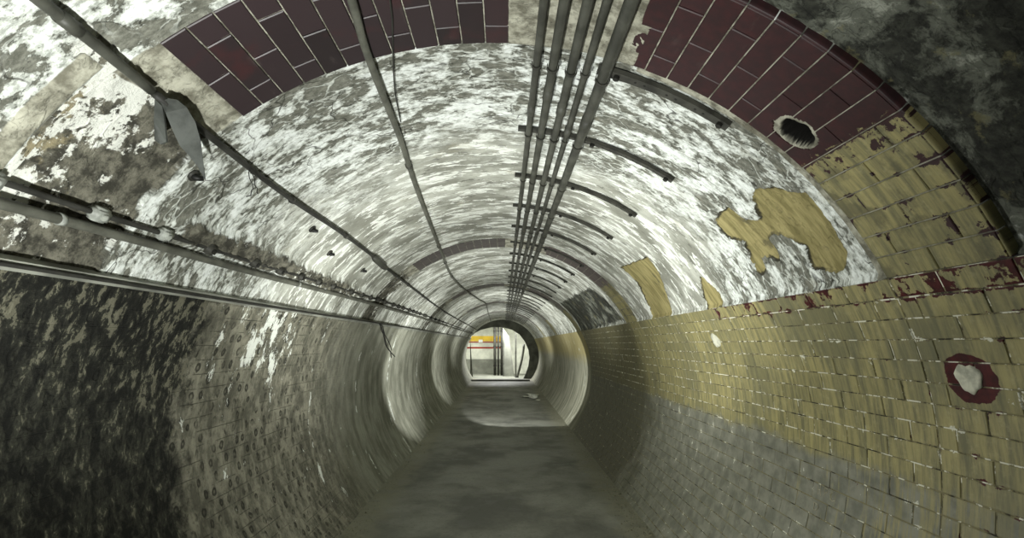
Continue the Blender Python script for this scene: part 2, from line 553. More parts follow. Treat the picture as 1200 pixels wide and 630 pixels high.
def mat_wall_right():
    """mortar behind the right wall's tiles (seen in the joints) and grey render beyond them"""
    k = NT('right_wall_mortar_and_render', 0.85)
    s, y, z = k.lining()
    v = k.comb(s, y)
    n = k.noise(v, 7, 7, 0.65)
    gn = k.noise(v, 13, 7, 0.65)
    g = k.mix(k.step(gn, 0.40, 0.50), srgb(52, 50, 40), srgb(128, 122, 92))
    painted = k.step(k.add(s, k.mul(k.sub(n, 0.5), 0.3)), 2.60, 2.72, 0.0, 0.085)  # fewer pale joints in the grey lower half
    g = k.mix(k.step(k.sub(gn, painted), 0.515, 0.545), g, srgb(222, 221, 204))
    st = k.comb(k.mul(s, 0.5), k.mul(y, 2.4))
    n1 = k.noise(st, 2.4, 8, 0.62)
    far = k.mix(k.step(n1, 0.36, 0.66), srgb(118, 118, 102), srgb(164, 163, 146))
    up = k.step(k.add(s, k.mul(k.sub(n, 0.5), 0.5)), 2.55, 2.25)
    far = k.mix(k.mul(up, 0.6), far, srgb(160, 146, 88))
    lime = k.noise(k.comb(k.mul(s, 0.6), k.mul(y, 2.0)), 2.0, 9, 0.7, 0.4)
    far = k.mix(k.step(lime, 0.62, 0.68), far, srgb(224, 227, 216))
    far = k.mix(k.mul(k.step(n, 0.66, 0.72), 0.8), far, srgb(66, 64, 54))
    c = k.mix(k.step(y, 9.57, 9.60), g, far)
    return k.finish(c, k.add(n, k.mul(n1, 0.4)), None, 0.4, 0.008)


def mat_floor():
    k = NT('worn_concrete_floor', 0.6)
    p, x, y, z = k.pos()
    v = k.comb(x, y)
    n1 = k.noise(v, 1.1, 6, 0.6, 0.3)
    n2 = k.noise(v, 30, 6, 0.65)
    n3 = k.noise(v, 4, 8, 0.6)
    c = k.mix(k.step(n1, 0.36, 0.64), srgb(100, 101, 94), srgb(142, 143, 134))
    c = k.mix(k.mul(k.step(n2, 0.5, 0.72), 0.5), c, srgb(82, 83, 77))
    # dusty lime drift along both feet of the wall
    ax = k.math('ABSOLUTE', x)
    e = k.step(k.add(ax, k.mul(k.sub(n3, 0.5), 0.7)), 0.95, 1.20)
    c = k.mix(k.mul(e, 0.65), c, k.mix(n2, srgb(110, 110, 94), srgb(172, 170, 148)))
    damp = k.step(n3, 0.52, 0.62)
    c = k.mix(k.mul(damp, 0.35), c, srgb(62, 64, 57))
    rough = k.mix(damp, (0.62,) * 3 + (1,), (0.40,) * 3 + (1,))
    return k.finish(c, k.add(k.mul(n2, 0.6), n3), rough, 0.35, 0.008)


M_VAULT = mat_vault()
M_LEFT = mat_wall_left()
M_RIGHT = mat_wall_right()
M_TILE = mat_wall_tile()
M_BAND = mat_band_tile()
M_FLOOR = mat_floor()
M_PIPE = plain('dusty_grey_steel_pipe', srgb(72, 73, 66), 0.5, 0.0, 0.22, 9)
M_PIPE2 = plain('pale_grey_conduit', srgb(94, 95, 86), 0.5, 0.0, 0.2, 9)
M_CABLE = plain('black_rubber_cable', srgb(52, 52, 48), 0.6, 0.0, 0.25, 14)
M_IRON = plain('dark_bracket_steel', srgb(62, 62, 56), 0.55, 0.0, 0.3, 12)
M_BOLT = plain('black_bolt_steel', srgb(34, 34, 31), 0.5, 0.0, 0.3, 30)
M_CLAMP = plain('pale_galvanised_clamp', srgb(158, 162, 154), 0.5, 0.0, 0.2, 30)
M_SLATE = plain('weathered_grey_sheet', srgb(74, 77, 73), 0.7, 0.0, 0.25, 10)
M_MORTAR = plain('pale_scar_mortar', srgb(196, 196, 178), 0.9, 0.0, 0.2, 20)
M_RUBBLE = plain('broken_plaster', srgb(196, 198, 184), 0.9, 0.0, 0.25, 9)
M_GRIT = plain('grey_grit', srgb(150, 148, 128), 0.9, 0.0, 0.3, 20)
M_BULK = plain('bulkhead_concrete', srgb(96, 97, 88), 0.8, 0.0, 0.25, 3)


# ------------------------------------------------------------------ the lining
def y_rows(y0, y1, near=0.008, mid=0.018):
    ys = list(np.arange(y0, 1.0, 0.12)) + list(np.arange(1.0, 3.0, near)) + list(np.arange(3.0, 6.1, mid)) + list(np.arange(6.1, 12, 0.06)) + list(np.arange(12, y1, 0.15)) + [y1]
    for b in BANDS:                                     # crisp band edges
        for q in (b - .002, b + .002, b + BW - .002, b + BW + .002): ys.append(q)
    return np.unique(np.round(np.array(ys), 4))


def grid_obj(name, ang, ys, rad, mat, attrs):
    """ang (na,), ys (ny,), rad (ny, na) -> one grid mesh"""
    A, Y = np.meshgrid(ang * D, ys)
    P = np.stack([rad * np.sin(A), Y, HC + rad * np.cos(A)], -1).reshape(-1, 3)
    ny, na = len(ys), len(ang)
    i = np.arange(ny * na).reshape(ny, na)
    q = np.stack([i[:-1, :-1], i[1:, :-1], i[1:, 1:], i[:-1, 1:]], -1).reshape(-1, 4)
    me = bpy.data.meshes.new(name)
    me.vertices.add(len(P)); me.vertices.foreach_set('co', P.astype(np.float32).ravel())
    me.loops.add(len(q) * 4); me.loops.foreach_set('vertex_index', q.astype(np.int32).ravel())
    me.polygons.add(len(q))
    me.polygons.foreach_set('loop_start', np.arange(0, len(q) * 4, 4, dtype=np.int32))
    me.polygons.foreach_set('use_smooth', np.ones(len(q), bool))
    me.update(calc_edges=True)
    me.validate()
    for nm, val in attrs.items():
        a = me.attributes.new(nm, 'FLOAT', 'POINT')
        a.data.foreach_set('value', val.astype(np.float32).ravel())
    me.materials.append(mat)
    o = link(bpy.data.objects.new(name, me))
    return tag(o, kind='structure')


def build_ceiling():
    ys = y_rows(-1.6, YEND)
    ang = np.concatenate([[-SPRING - .15], np.linspace(-SPRING, SPRING, 460), [SPRING + .15]])
    for e in (-34.5, 2.4, 17.5):
        j = np.argmin(abs(ang - e)); ang[j] = e
    A, Y = np.meshgrid(ang, ys)
    S = A * D * R
    rad = np.full(A.shape, 1.708) - 0.006 * fbm(S * 3, Y * 3, 4) - 0.002 * fbm(S * 20, Y * 20, 3)
    far = lambda: np.full(A.shape, -0.3)
    yellow, mortar, dark_coat, bed = far(), far(), far(), far()
    hole = far()
    # polygons of fallen render, (angle, y) on the vault
    P1 = [(44.7,2.8),(43,2.69),(43.2,2.55),(44.8,2.54),(46.5,2.52),(47.1,2.44),(46.9,2.4),(44.6,2.36),(43.1,2.31),(43,2.24),(44,2.16),(45.8,2.1),(47,2.03),(49.4,2.04),(51,2.04),(53.1,2.04),(55.2,2.05),(57.1,2.06),(58.9,2.12),(59.5,2.18),(58.8,2.25),(57.9,2.32),(56.2,2.31),(54.2,2.29),(52.1,2.32),(50.5,2.41),(50.8,2.47),(54.1,2.49),(55.6,2.51),(53.7,2.6),(53.5,2.64),(56.2,2.67),(56.9,2.77),(53.3,2.74),(49.9,2.68),(47.8,2.8)]
    P2 = [(41.6,4.74),(43.1,4.0),(47,4.03),(54.9,4.24),(62.1,4.41),(61.6,4.96),(52.5,4.82),(47.9,4.7)]
    P3 = [(52.7,3.46),(53.7,3.42),(58.4,3.33),(61.6,3.37),(61.9,3.6),(58.5,3.62)]
    P4 = [(39.8,9.4),(41.3,6.45),(48.8,6.26),(60.2,6.1),(62.4,9.5),(53.1,9.4)]
    CL = [(-50.8,2.16),(-49.5,2.19),(-50.1,2.32),(-49.2,2.76),(-49.7,3.1),(-50.3,3.54),(-50.2,4.28),(-51.6,5.5),(-53.9,4.49),(-53.4,3.14),(-53.3,2.56),(-52.8,2.24)]
    nearm = Y < 6.2
    for P in (P1, P2, P3):
        yellow[nearm] = np.maximum(yellow[nearm], poly_sdf(S[nearm], Y[nearm], arc_poly(P)))
    fm = (Y > 5.9) & (Y < 10)
    dark_coat[fm] = np.maximum(dark_coat[fm], poly_sdf(S[fm], Y[fm], arc_poly(P4)))
    cl = far(); cl[nearm] = poly_sdf(S[nearm], Y[nearm], arc_poly(CL))
    mortar = np.maximum(mortar, cl)
    lump = np.clip((cl + 0.03 + 0.03 * fbm(S * 14, Y * 14, 3)) / 0.04, 0, 1)
    rad -= lump * (0.014 + 0.022 * np.abs(fbm(S * 22, Y * 22, 4)))
    yl = np.clip((yellow + 0.012 * fbm(S * 25, Y * 25, 3)) / 0.006, 0, 1)
    rad += yl * 0.010
    # left haunch by the entrance: render broken away round the stripped band
    L = poly_sdf(S, Y, arc_poly([(-36.5, 1.30), (-36.8, 1.92), (-63, 1.94), (-63, 1.2), (-50, 1.42), (-44, 1.43)]))
    for b in BANDS:
        inb = (Y > b) & (Y < b + BW)
        left = inb & (A < -34.5)
        rad[inb] = 1.7065 - 0.0015 * fbm(S[inb] * 30, Y[inb] * 30, 2)
        rough = fbm(S * 9, Y * 9, 5, 0.6)
        rad[left] = (1.720 - 0.012 * rough)[left]
        mort_sd = np.minimum(np.minimum(Y - b, b + BW - Y), (-36.8 - A) * D * R)
        mortar = np.maximum(mortar, mort_sd)
        bsd = np.minimum(np.minimum(Y - b, b + BW - Y), np.minimum((-34.0 - A) * D * R, (A + 38.2 + 1.6 * fbm(Y * 8, S * 0, 3)) * D * R))
        gap = np.minimum(np.minimum(Y - b, b + BW - Y), np.minimum((A - 2.3) * D * R, (18.2 - A) * D * R))
        allb = (np.minimum(Y - b, b + BW - Y) - 0.004) * 6
        lipb = np.minimum(np.minimum(Y - b - BW + .01, b + BW + 0.038 - Y) * 3, (A - 19) * D * R)
        bed = np.maximum(bed, np.maximum(np.maximum(np.maximum(bsd, gap), lipb), np.where(A > -36, allb, -.3)))
        g = inb & (A > 2.3) & (A < 18.4)
        rad[g] = (1.701 - 0.006 * rough)[g]
        st = inb & (A < -34.5) & (A > -38)
        rad[st] = (1.712 - 0.003 * rough)[st]
    mortar = np.maximum(mortar, L)
    strip = np.minimum(np.minimum(Y - 1.355, 1.425 - Y) * 1.5, (-38.5 - A) * D * R)   # smooth cement fillet beside the stripped band
    bed = np.maximum(bed, strip)
    rad -= np.clip(strip / 0.012, 0, 1) * 0.010
    mortar = np.where(strip > 0, -0.3, mortar)
    # dimples left by tile dabs in the cement strip
    for a, y, r in ((-36.6, 1.50, .020), (-37.2, 1.45, .014), (-36.3, 1.64, .014), (-36.1, 1.70, .013), (-35.8, 1.76, .012), (-36.4, 1.40, .013)):
        d = np.sqrt((S - a * D * R) ** 2 + (Y - y) ** 2)
        rad += np.clip(1 - d / r, 0, 1) ** 0.5 * 0.010 - np.clip(1 - abs(d - r * 1.15) / (r * .4), 0, 1) * 0.004
    # hole knocked through the band
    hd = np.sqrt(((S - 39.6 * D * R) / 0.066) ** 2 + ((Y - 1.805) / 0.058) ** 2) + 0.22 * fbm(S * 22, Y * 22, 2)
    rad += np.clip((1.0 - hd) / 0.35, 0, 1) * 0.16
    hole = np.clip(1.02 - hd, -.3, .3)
    rim = np.clip(1 - np.abs(hd - 1.08) / 0.22, 0, 1)
    rad -= rim * (0.009 + 0.006 * fbm(S * 60, Y * 60, 2))
    bed = np.where(hd < 1.6, 0.1, bed)
    dark_coat = np.where(hd < 1.45, -0.3, dark_coat)
    # the entrance length stands a little further back than the band
    nr = Y < BANDS[0]
    setback = np.clip((A + 30) / 12, 0, 1) * 0.016 + 0.004
    rad[nr] += setback[nr]
    ns = np.minimum(BANDS[0] + 0.01 - Y, (A - 15) * D * R)
    dark_coat = np.maximum(dark_coat, np.clip(ns, -.3, .3))
    dark_coat = np.where(bed > 0.004, -0.3, dark_coat)
    # thickness of the render where it stops on the springing line
    sp = np.clip((np.abs(A) - (SPRING - 0.7)) / 0.4, 0, 1) * (np.abs(A) <= SPRING + .01)
    inband = np.zeros(A.shape, bool)
    for b in BANDS: inband |= (Y > b - .01) & (Y < b + BW + .01)
    rad -= np.where(inband, 0, sp * 0.014)
    rad[:, 0] = 1.74; rad[:, -1] = 1.74
    c = lambda a: np.clip(a, -.3, .3)
    return grid_obj('ceiling', ang, ys, rad, M_VAULT, dict(hole=c(hole), yellow=c(yellow), mortar=c(mortar), dark_coat=c(dark_coat), bed=c(bed)))


def build_wall(side):
    ys = y_rows(-1.6, YEND, 0.014, 0.03) if side < 0 else y_rows(-1.6, YEND, 0.05, 0.08)
    n = 150 if side < 0 else 90
    ang = np.linspace(SPRING, FLOOR_A + 0.8, n) * side
    if side < 0: ang = ang[::-1]
    A, Y = np.meshgrid(ang, ys)
    S = A * D * R
    if side < 0:
        f = np.clip((6.5 - Y) / 2, 0.25, 1)
        rad = 1.706 - f * (0.008 * fbm(S * 5, Y * 9, 5, 0.6) + 0.004 * fbm(S * 26, Y * 26, 3))
        return grid_obj('wall_left', ang, ys, rad, M_LEFT, {})
    rad = np.where(Y < 9.585, 1.7030, 1.696 - 0.006 * fbm(S * 4, Y * 4, 4))
    return grid_obj('wall_right', ang, ys, rad, M_RIGHT, {})


ceiling = build_ceiling()
wall_left = build_wall(-1)
wall_right = build_wall(1)
tag(ceiling, 'limewashed concrete vault with peeling plaster patches and tile bands')
tag(wall_left, 'dark stripped mortar wall on the left, tiles gone')
tag(wall_right, 'right wall of worn yellow painted tiles with grey lower half')


# ------------------------------------------------------------------ tiles
def tile_mesh(name, length, width, mat, th=0.014, bev=0.0025):
    """flat tile, face towards -Z at z=0, thickness behind it, worn rounded arris; uv 0..1 over the face"""
    hl, hw = length / 2, width / 2
    V = [(-hl, -hw, th), (hl, -hw, th), (hl, hw, th), (-hl, hw, th),
         (-hl, -hw, bev), (hl, -hw, bev), (hl, hw, bev), (-hl, hw, bev),
         (-hl + bev, -hw + bev, 0), (hl - bev, -hw + bev, 0), (hl - bev, hw - bev, 0), (-hl + bev, hw - bev, 0)]
    Fc = [(0, 1, 2, 3), (8, 11, 10, 9)]
    for a in range(4):
        b = (a + 1) % 4
        Fc += [(a, a + 4, b + 4, b), (a + 4, a + 8, b + 8, b + 4)]
    me = bpy.data.meshes.new(name)
    me.from_pydata(V, [], Fc)
    uv = me.uv_layers.new(name='UVMap')
    for l in me.loops:
        v = V[l.vertex_index]
        uv.data[l.index].uv = ((v[0] + hl) / length, (v[1] + hw) / width)
    me.materials.append(mat)
    return me


def tile_matrix(a, y, r=R, jit=0.0):
    """x along the tunnel, y round the arch, z outward"""
    n = Vector((math.sin(a * D), 0, math.cos(a * D)))
    t = Vector((math.cos(a * D), 0, -math.sin(a * D)))
    m = Matrix(((0, t.x, n.x), (1, 0, 0), (0, t.z, n.z))).to_4x4()
    m.translation = cyl(a, y, r)
    if jit:
        m = m @ Matrix.Rotation(random.uniform(-jit, jit), 4, 'X') @ Matrix.Rotation(random.uniform(-jit, jit), 4, 'Y')
    return m


ROW = 0.084
DA = ROW / R / D
TL = 0.262
ROWB = 0.0879      # course height on the bands
DB = ROWB / R / D
JT = 0.0046
_cache = {}


def get_tile(kind, length):
    key = (kind, round(length, 3))
    if key not in _cache:
        _cache[key] = tile_mesh('tile', max(length - JT, .01), (ROW if kind == 'wall' else ROWB) - JT, M_TILE if kind == 'wall' else M_BAND)
    return _cache[key]


def place_tile(kind, a, y, length, parent, r=R):
    o = bpy.data.objects.new('tile', get_tile(kind, length))
    o.matrix_world = tile_matrix(a, y, r + random.uniform(-.0012, .0012), 0.006)
    return link(o, parent)


def joined_tiles(name, kind, items, parent):
    V, Fc, UV = [], [], []
    for a, y, L in items:
        me = get_tile(kind, L)
        m = tile_matrix(a, y, R + random.uniform(-.0012, .0012), 0.005)
        off = len(V)
        V += [m @ v.co for v in me.vertices]
        for p in me.polygons:
            Fc.append(tuple(off + i for i in p.vertices))
            UV += [tuple(me.uv_layers[0].data[l].uv) for l in p.loop_indices]
    o = mesh_obj(name, V, Fc, M_TILE if kind == 'wall' else M_BAND, parent)
    uv = o.data.uv_layers.new(name='UVMap')
    uv.data.foreach_set('uv', np.array(UV, dtype=np.float32).ravel())
    return tag(o, kind='stuff')


def courses(y0, y1, start):
    """running-bond pieces of one course between two straight joints"""
    out = []; y = y0
    first = start
    while y < y1 - 1e-4:
        L = min(first if first else TL, y1 - y)
        if y1 - (y + L) < 0.03: L = y1 - y
        out.append((y + L / 2, round(L, 3)))
        y += L; first = None
    return out


# tile bands over the vault: maroon on the crown and left haunch, yellow paint on the right haunch
for bi, b in enumerate(BANDS[:5]):
    far_items = []
    i = 0
    a = SPRING - DB / 2
    rows = []
    while a > 17.5: rows.append(a); a -= DB
    a = 2.3 - DB / 2
    while a > -34.5 + DB * .4: rows.append(a); a -= DB
    for i, a in enumerate(rows):
        if 10.0 < a < 18.3 and i % 2 == 0 and bi == 0:
            start = 0.15
        else:
            start = 0.10 if i % 2 else 0.235
        for y, L in courses(b, b + BW, start):
            if bi == 0 and abs(a - 39.6) < 4.5 and abs(y - 1.805) < 0.30:
                # tiles round the knocked hole: subdivided and broken back to its edge
                bm = bmesh.new()
                nx, nyy = 36, 12
                grid = {}
                Lx, Wy = L - JT, ROWB - JT
                m = tile_matrix(a, y, R)
                for p in range(nx + 1):
                    for q in range(nyy + 1):
                        lx, ly = (p / nx - .5) * Lx, (q / nyy - .5) * Wy
                        S_, Y_ = a * D * R + ly, y + lx
                        hd = math.hypot((S_ - 39.6 * D * R) / 0.066, (Y_ - 1.805) / 0.058) + 0.22 * float(fbm(np.array([S_ * 22]), np.array([Y_ * 22]), 2)[0]) + 0.10 * float(fbm(np.array([S_ * 60]), np.array([Y_ * 60]), 2)[0])
                        hd -= min(0.35, 0.3 * max(0, (39.6 - a) * D * R - ly) / 0.066 * max(0.0, (Y_ - 1.79) / 0.058))
                        if hd > 1.12: grid[(p, q)] = bm.verts.new(m @ Vector((lx, ly, 0)))
                uvl = bm.loops.layers.uv.new('UVMap')
                for p in range(nx):
                    for q in range(nyy):
                        ks = [(p, q), (p, q + 1), (p + 1, q + 1), (p + 1, q)]
                        if all(c in grid for c in ks):
                            f = bm.faces.new([grid[c] for c in ks])
                            for lp, c in zip(f.loops, ks): lp[uvl].uv = (c[0] / nx, c[1] / nyy)
                if len(bm.faces) < 4:
                    bm.free(); continue
                bmesh.ops.delete(bm, geom=[v for v in bm.verts if not v.link_faces], context='VERTS')
                ret = bmesh.ops.extrude_face_region(bm, geom=bm.faces[:])
                nrm = Vector((math.sin(a * D), 0, math.cos(a * D)))
                for v in [g for g in ret['geom'] if isinstance(g, bmesh.types.BMVert)]: v.co += nrm * 0.014
                bm_obj('tile', bm, M_BAND, ceiling)
                continue
            if bi < 2: place_tile('band', a, y, L, ceiling)
            else: far_items.append((a, y, L))
    if far_items:
        joined_tiles('band_tiling', 'band', far_items, ceiling)

# rounded edge tiles along the near side of the first band, right haunch
BN = []
for k in range(7):
    q = math.pi / 2 * k / 6
    BN.append((-0.010 * math.sin(q), 0.012 * (1 - math.cos(q))))
BN += [(-.010, .034), (0, .034)]
bv = []
for e in (-1, 1):
    for dy, dz in BN: bv.append((dy, e * (ROWB - JT) / 2, dz))
m_ = len(BN)
bf = [(k, (k + 1) % m_, m_ + (k + 1) % m_, m_ + k) for k in range(m_)] + [tuple(reversed(range(m_))), tuple(range(m_, 2 * m_))]
edge_me = bpy.data.meshes.new('edge_tile'); edge_me.from_pydata(bv, [], bf); edge_me.materials.append(M_BAND)
edge_me.uv_layers.new(name='UVMap')
a = SPRING - DB / 2
while a > 17.5:
    o = bpy.data.objects.new('edge_tile', edge_me)
    o.matrix_world = tile_matrix(a, BANDS[0] - .001, R)
    link(o, ceiling); a -= DB

# right wall: every course in running bond between the straight joints at the band edges
wall_items = []
cuts = [0.6, 1.455, 1.93, 5.52, 5.99, 9.58]
nrow = int((FLOOR_A - SPRING) / DA) + 1
for i in range(nrow):
    a = SPRING + DA * (i + 0.5)
    for y0, y1 in zip(cuts[:-1], cuts[1:]):
        for y, L in courses(y0, y1, TL * (0.5 if i % 2 else 1.0)):
            if y > 0.7: wall_items.append((a, y, L))


def shown_area(a, y, L):
    """size of a tile in the picture, 0 outside the frame"""
    c = cyl(a, y) - Vector((0.048, 0, 1.622))
    px, py = 590 + 600 * c.x / c.y, 403 - 600 * c.z / c.y
    if px < -40 or px > 1240 or py > 660 or py < -30: return 0
    return (600 / c.y) ** 2 * ROW * L * abs((Vector((math.sin(a * D), 0, math.cos(a * D))).dot(c))) / c.length


wall_items.sort(key=lambda t: -shown_area(*t))
for a, y, L in wall_items[:300]: place_tile('wall', a, y, L, wall_right)
joined_tiles('wall_tiling', 'wall', wall_items[300:], wall_right)


# pale mortar scar where a fitting was torn off the right wall
def lump_disc(name, a, y, ra, ry, h, mat, parent, seed=0, n=26):
    rr = random.Random(seed)
    V = []; Fc = []
    ph = [rr.uniform(0, 6.28) for _ in range(4)]
    m = tile_matrix(a, y, R)
    rings = [(1.0, 0.004), (0.96, -h * .7), (0.75, -h), (0.4, -h * 0.85)]
    for s, z in rings:
        for k in range(n):
            t = 2 * math.pi * k / n
            w_ = 1 + .12 * math.sin(2 * t + ph[0]) + .10 * math.sin(3 * t + ph[1]) + .06 * math.sin(7 * t + ph[2])
            V.append(m @ Vector((ry * s * w_ * math.cos(t), ra * s * w_ * math.sin(t), z + rr.uniform(-.2, .2) * h * (s < .99))))
    V.append(m @ Vector((0, 0, -h * .8)))
    for r_ in range(len(rings) - 1):
        for k in range(n):
            k2 = (k + 1) % n
            Fc.append((r_ * n + k, r_ * n + k2, (r_ + 1) * n + k2, (r_ + 1) * n + k))
    for k in range(n): Fc.append(((len(rings) - 1) * n + k, (len(rings) - 1) * n + (k + 1) % n, len(V) - 1))
    return mesh_obj(name, V, Fc, mat, parent, smooth=True)


lump_disc('mortar_scar', 74.6, 1.748, 0.058, 0.046, 0.007, M_MORTAR, wall_right, 3)
lump_disc('mortar_scar', 69.5, 3.72, 0.05, 0.07, 0.006, M_MORTAR, wall_right, 5)

# letters scratched into the grey lower half: H P C above, D below
M_SCRATCH = plain('pale_scratch', srgb(176, 170, 146), 0.9, 0.0, 0.1, 20)
for strokes in [[[(95.66, 2.675), (97.24, 2.666)], [(95.47, 2.654), (97.32, 2.644)], [(96.38, 2.671), (96.33, 2.65)]], [[(95.58, 2.618), (96.88, 2.615)], [(95.58, 2.618), (95.64, 2.594), (96.16, 2.595), (96.49, 2.614)]], [[(95.82, 2.553), (96.18, 2.568), (96.94, 2.564), (97.25, 2.552), (96.96, 2.53)]], [[(98.83, 2.688), (100.14, 2.681)], [(98.83, 2.688), (98.93, 2.655), (99.31, 2.648), (99.88, 2.658), (100.14, 2.681)]]]:
    V, Fc = [], []
    for st_ in strokes:
        pts = [cyl(a, y, R - .0012) for a, y in st_]
        v_, f_ = tube_data(pts, 0.0017, 5)
        off = len(V); V += v_; Fc += [tuple(i + off for i in f) for f in f_]
    mesh_obj('scratched_letter', V, Fc, M_SCRATCH, wall_right)

# ------------------------------------------------------------------ floor
HW = R * math.sin(FLOOR_A * D)
fx = np.linspace(-HW - .02, HW + .02, 60)
fy = np.concatenate([np.linspace(-1.6, 10, 170), np.linspace(10.2, YEND + 0.2, 60)])
V = []
for y in fy:
    for x in fx:
        V.append((x, y, 0.004 * float(vnoise(np.array([x * 2.5 + 9]), np.array([y * 2.5 + 9]))[0]) - 0.002))
nx = len(fx)
Fc = [(j * nx + i, j * nx + i + 1, (j + 1) * nx + i + 1, (j + 1) * nx + i) for j in range(len(fy) - 1) for i in range(nx - 1)]
floor = tag(mesh_obj('floor', V, Fc, M_FLOOR, None, True), 'worn grey concrete tunnel floor with damp patches', kind='structure')

# ------------------------------------------------------------------ springing strip along the left wall
def arc_strip(name, a0, a1, r_in, r_out, y0, y1, mat, n=6):
    """solid bar of annular section running along the tunnel"""
    sec = [(a0 + (a1 - a0) * i / n, r_in) for i in range(n + 1)] + [(a1 - (a1 - a0) * i / n, r_out) for i in range(n + 1)]
    V = []; Fc = []; m = len(sec)
    ys = np.linspace(y0, y1, 24)
    for y in ys:
        for a, r in sec: V.append(cyl(a, y, r))
    for j in range(len(ys) - 1):
        for k in range(m):
            k2 = (k + 1) % m
            Fc.append((j * m + k, j * m + k2, (j + 1) * m + k2, (j + 1) * m + k))
    Fc.append(tuple(range(m))); Fc.append(tuple(reversed(range((len(ys) - 1) * m, len(ys) * m))))
    return mesh_obj(name, V, Fc, mat)


M_STRIP = plain('grey_springing_strip', srgb(140, 142, 132), 0.6, 0.0, 0.2, 5)
t1 = arc_strip('trim_1', -SPRING + 0.9, -SPRING - 0.35, R - .022, R + .02, -1.6, YEND, M_STRIP)
tag(t1, 'grey strip along the springing line of the left wall', kind='structure')

# ------------------------------------------------------------------ bracket rails over the crown pipes
RAIL_Y = [2.0] + [2.66 + 0.735 * i for i in range(28)]


def rail_mesh(a0, a1, r_top, n, wdt, th):
    """inverted channel bent to the vault"""
    V = []; Fc = []
    lip = 0.007
    sec = [(-wdt / 2, 0), (wdt / 2, 0), (wdt / 2, th), (wdt / 2 - lip, th), (wdt / 2 - lip, lip), (-wdt / 2 + lip, lip), (-wdt / 2 + lip, th), (-wdt / 2, th)]
    sec = [(s_, th - d) for s_, d in sec]     # open side towards the vault
    m = len(sec)
    for i in range(n + 1):
        a = a0 + (a1 - a0) * i / n
        for s_, d in sec:
            p = cyl(a, 0, r_top - d); V.append((p.x, s_, p.z - HC))
    for i in range(n):
        for k in range(m):
            k2 = (k + 1) % m
            Fc.append((i * m + k, i * m + k2, (i + 1) * m + k2, (i + 1) * m + k))
    Fc.append(tuple(range(m))); Fc.append(tuple(reversed(range(n * m, (n + 1) * m))))
    return V, Fc


RAIL_R = 1.703
RAIL_T = 0.018
rail_meshes = []
for a0, wd in ((4.2, 0.034), (14.2, 0.046)):
    rv, rf = rail_mesh(a0, 33.2, RAIL_R, 22, wd, RAIL_T)
    me = bpy.data.meshes.new('channel')
    me.from_pydata(rv, [], rf); me.materials.append(M_IRON)
    rail_meshes.append(me)


def disc_mesh(name, r, h, mat, n=8):
    V = []
    for z in (0, -h):
        for k in range(n):
            t = 2 * math.pi * k / n
            V.append((r * math.cos(t), r * math.sin(t), z))
    Fc = [(k, (k + 1) % n, n + (k + 1) % n, n + k) for k in range(n)] + [tuple(reversed(range(n))), tuple(range(n, 2 * n))]
    me = bpy.data.meshes.new(name); me.from_pydata(V, [], Fc); me.materials.append(mat)
    return me


BOLT = disc_mesh('bolt', 0.013, 0.014, M_BOLT, 6)
SLOT_SHADE = disc_mesh('slot_shade', 0.0055, 0.0012, M_BOLT, 8)  # flat black discs stand in for the shade in open rail slots

PIPES = [(6.1, 0.0150), (8.3, 0.0185), (10.8, 0.0190), (12.75, 0.0150), (15.2, 0.0240)]    # angle, radius
ORD = ['nearest', 'second', 'third', 'fourth', 'fifth', 'sixth', 'seventh', 'eighth', 'ninth', 'tenth', 'eleventh', 'twelfth', 'thirteenth', 'fourteenth', 'fifteenth', 'sixteenth', 'seventeenth', 'eighteenth', 'nineteenth'] + ['twentieth'] + ['twenty-' + q for q in ('first', 'second', 'third', 'fourth', 'fifth', 'sixth', 'seventh', 'eighth', 'ninth')]
for i, y in enumerate(RAIL_Y):
    t = empty('bracket_rail', (0, y, HC))
    o = link(bpy.data.objects.new('channel', rail_meshes[1 if i == 0 else 0]), t)
    if i < 9:
        for a in (32.0, 16.9 if i == 0 else 17.6):
            bo = link(bpy.data.objects.new('bolt', BOLT), t)
            m = tile_matrix(a, 0, RAIL_R - RAIL_T); m.translation.z -= HC
            bo.matrix_local = m
        if i < 3:
            for a in (19.5, 20.8, 24, 25.3, 28.2, 29.4):
                bo = link(bpy.data.objects.new('slot_shade', SLOT_SHADE), t)
                m = tile_matrix(a, 0, RAIL_R - RAIL_T + .0002); m.translation.z -= HC
                bo.matrix_local = m
        for a, pr in PIPES:                     # saddle clip round each pipe
            rr_ = RAIL_R - RAIL_T - pr
            c = cyl(a, 0, rr_)
            pts = []
            for k in range(9):
                q = -1.9 + 3.8 * k / 8
                v = Vector((math.sin(a * D), 0, math.cos(a * D))); tt = Vector((v.z, 0, -v.x))
                pts.append(c - (v * math.cos(q) - tt * math.sin(q)) * (pr + .003) - Vector((0, 0, HC)))
            Vv = []; Ff = []
            for p in pts:
                Vv += [p + Vector((0, -.009, 0)), p + Vector((0, .009, 0))]
                q = p + (p - (c - Vector((0, 0, HC)))).normalized() * .003
                Vv += [q + Vector((0, .009, 0)), q + Vector((0, -.009, 0))]
            for k in range(8):
                for e in range(4): Ff.append((k * 4 + e, k * 4 + (e + 1) % 4, k * 4 + 4 + (e + 1) % 4, k * 4 + 4 + e))
            Ff += [(3, 2, 1, 0), (32, 33, 34, 35)]
            mesh_obj('pipe_clip', Vv, Ff, M_IRON, t)
    g = 'bracket rails carrying the crown pipes'
    if i < 10: tag(t, f'dark curved steel bracket rail holding the crown pipes, {ORD[i]} from the camera', 'bracket', g)
    else: tag(t, f'small dark bracket rail far along the crown pipes, {ORD[i]} from the camera', 'bracket', g)

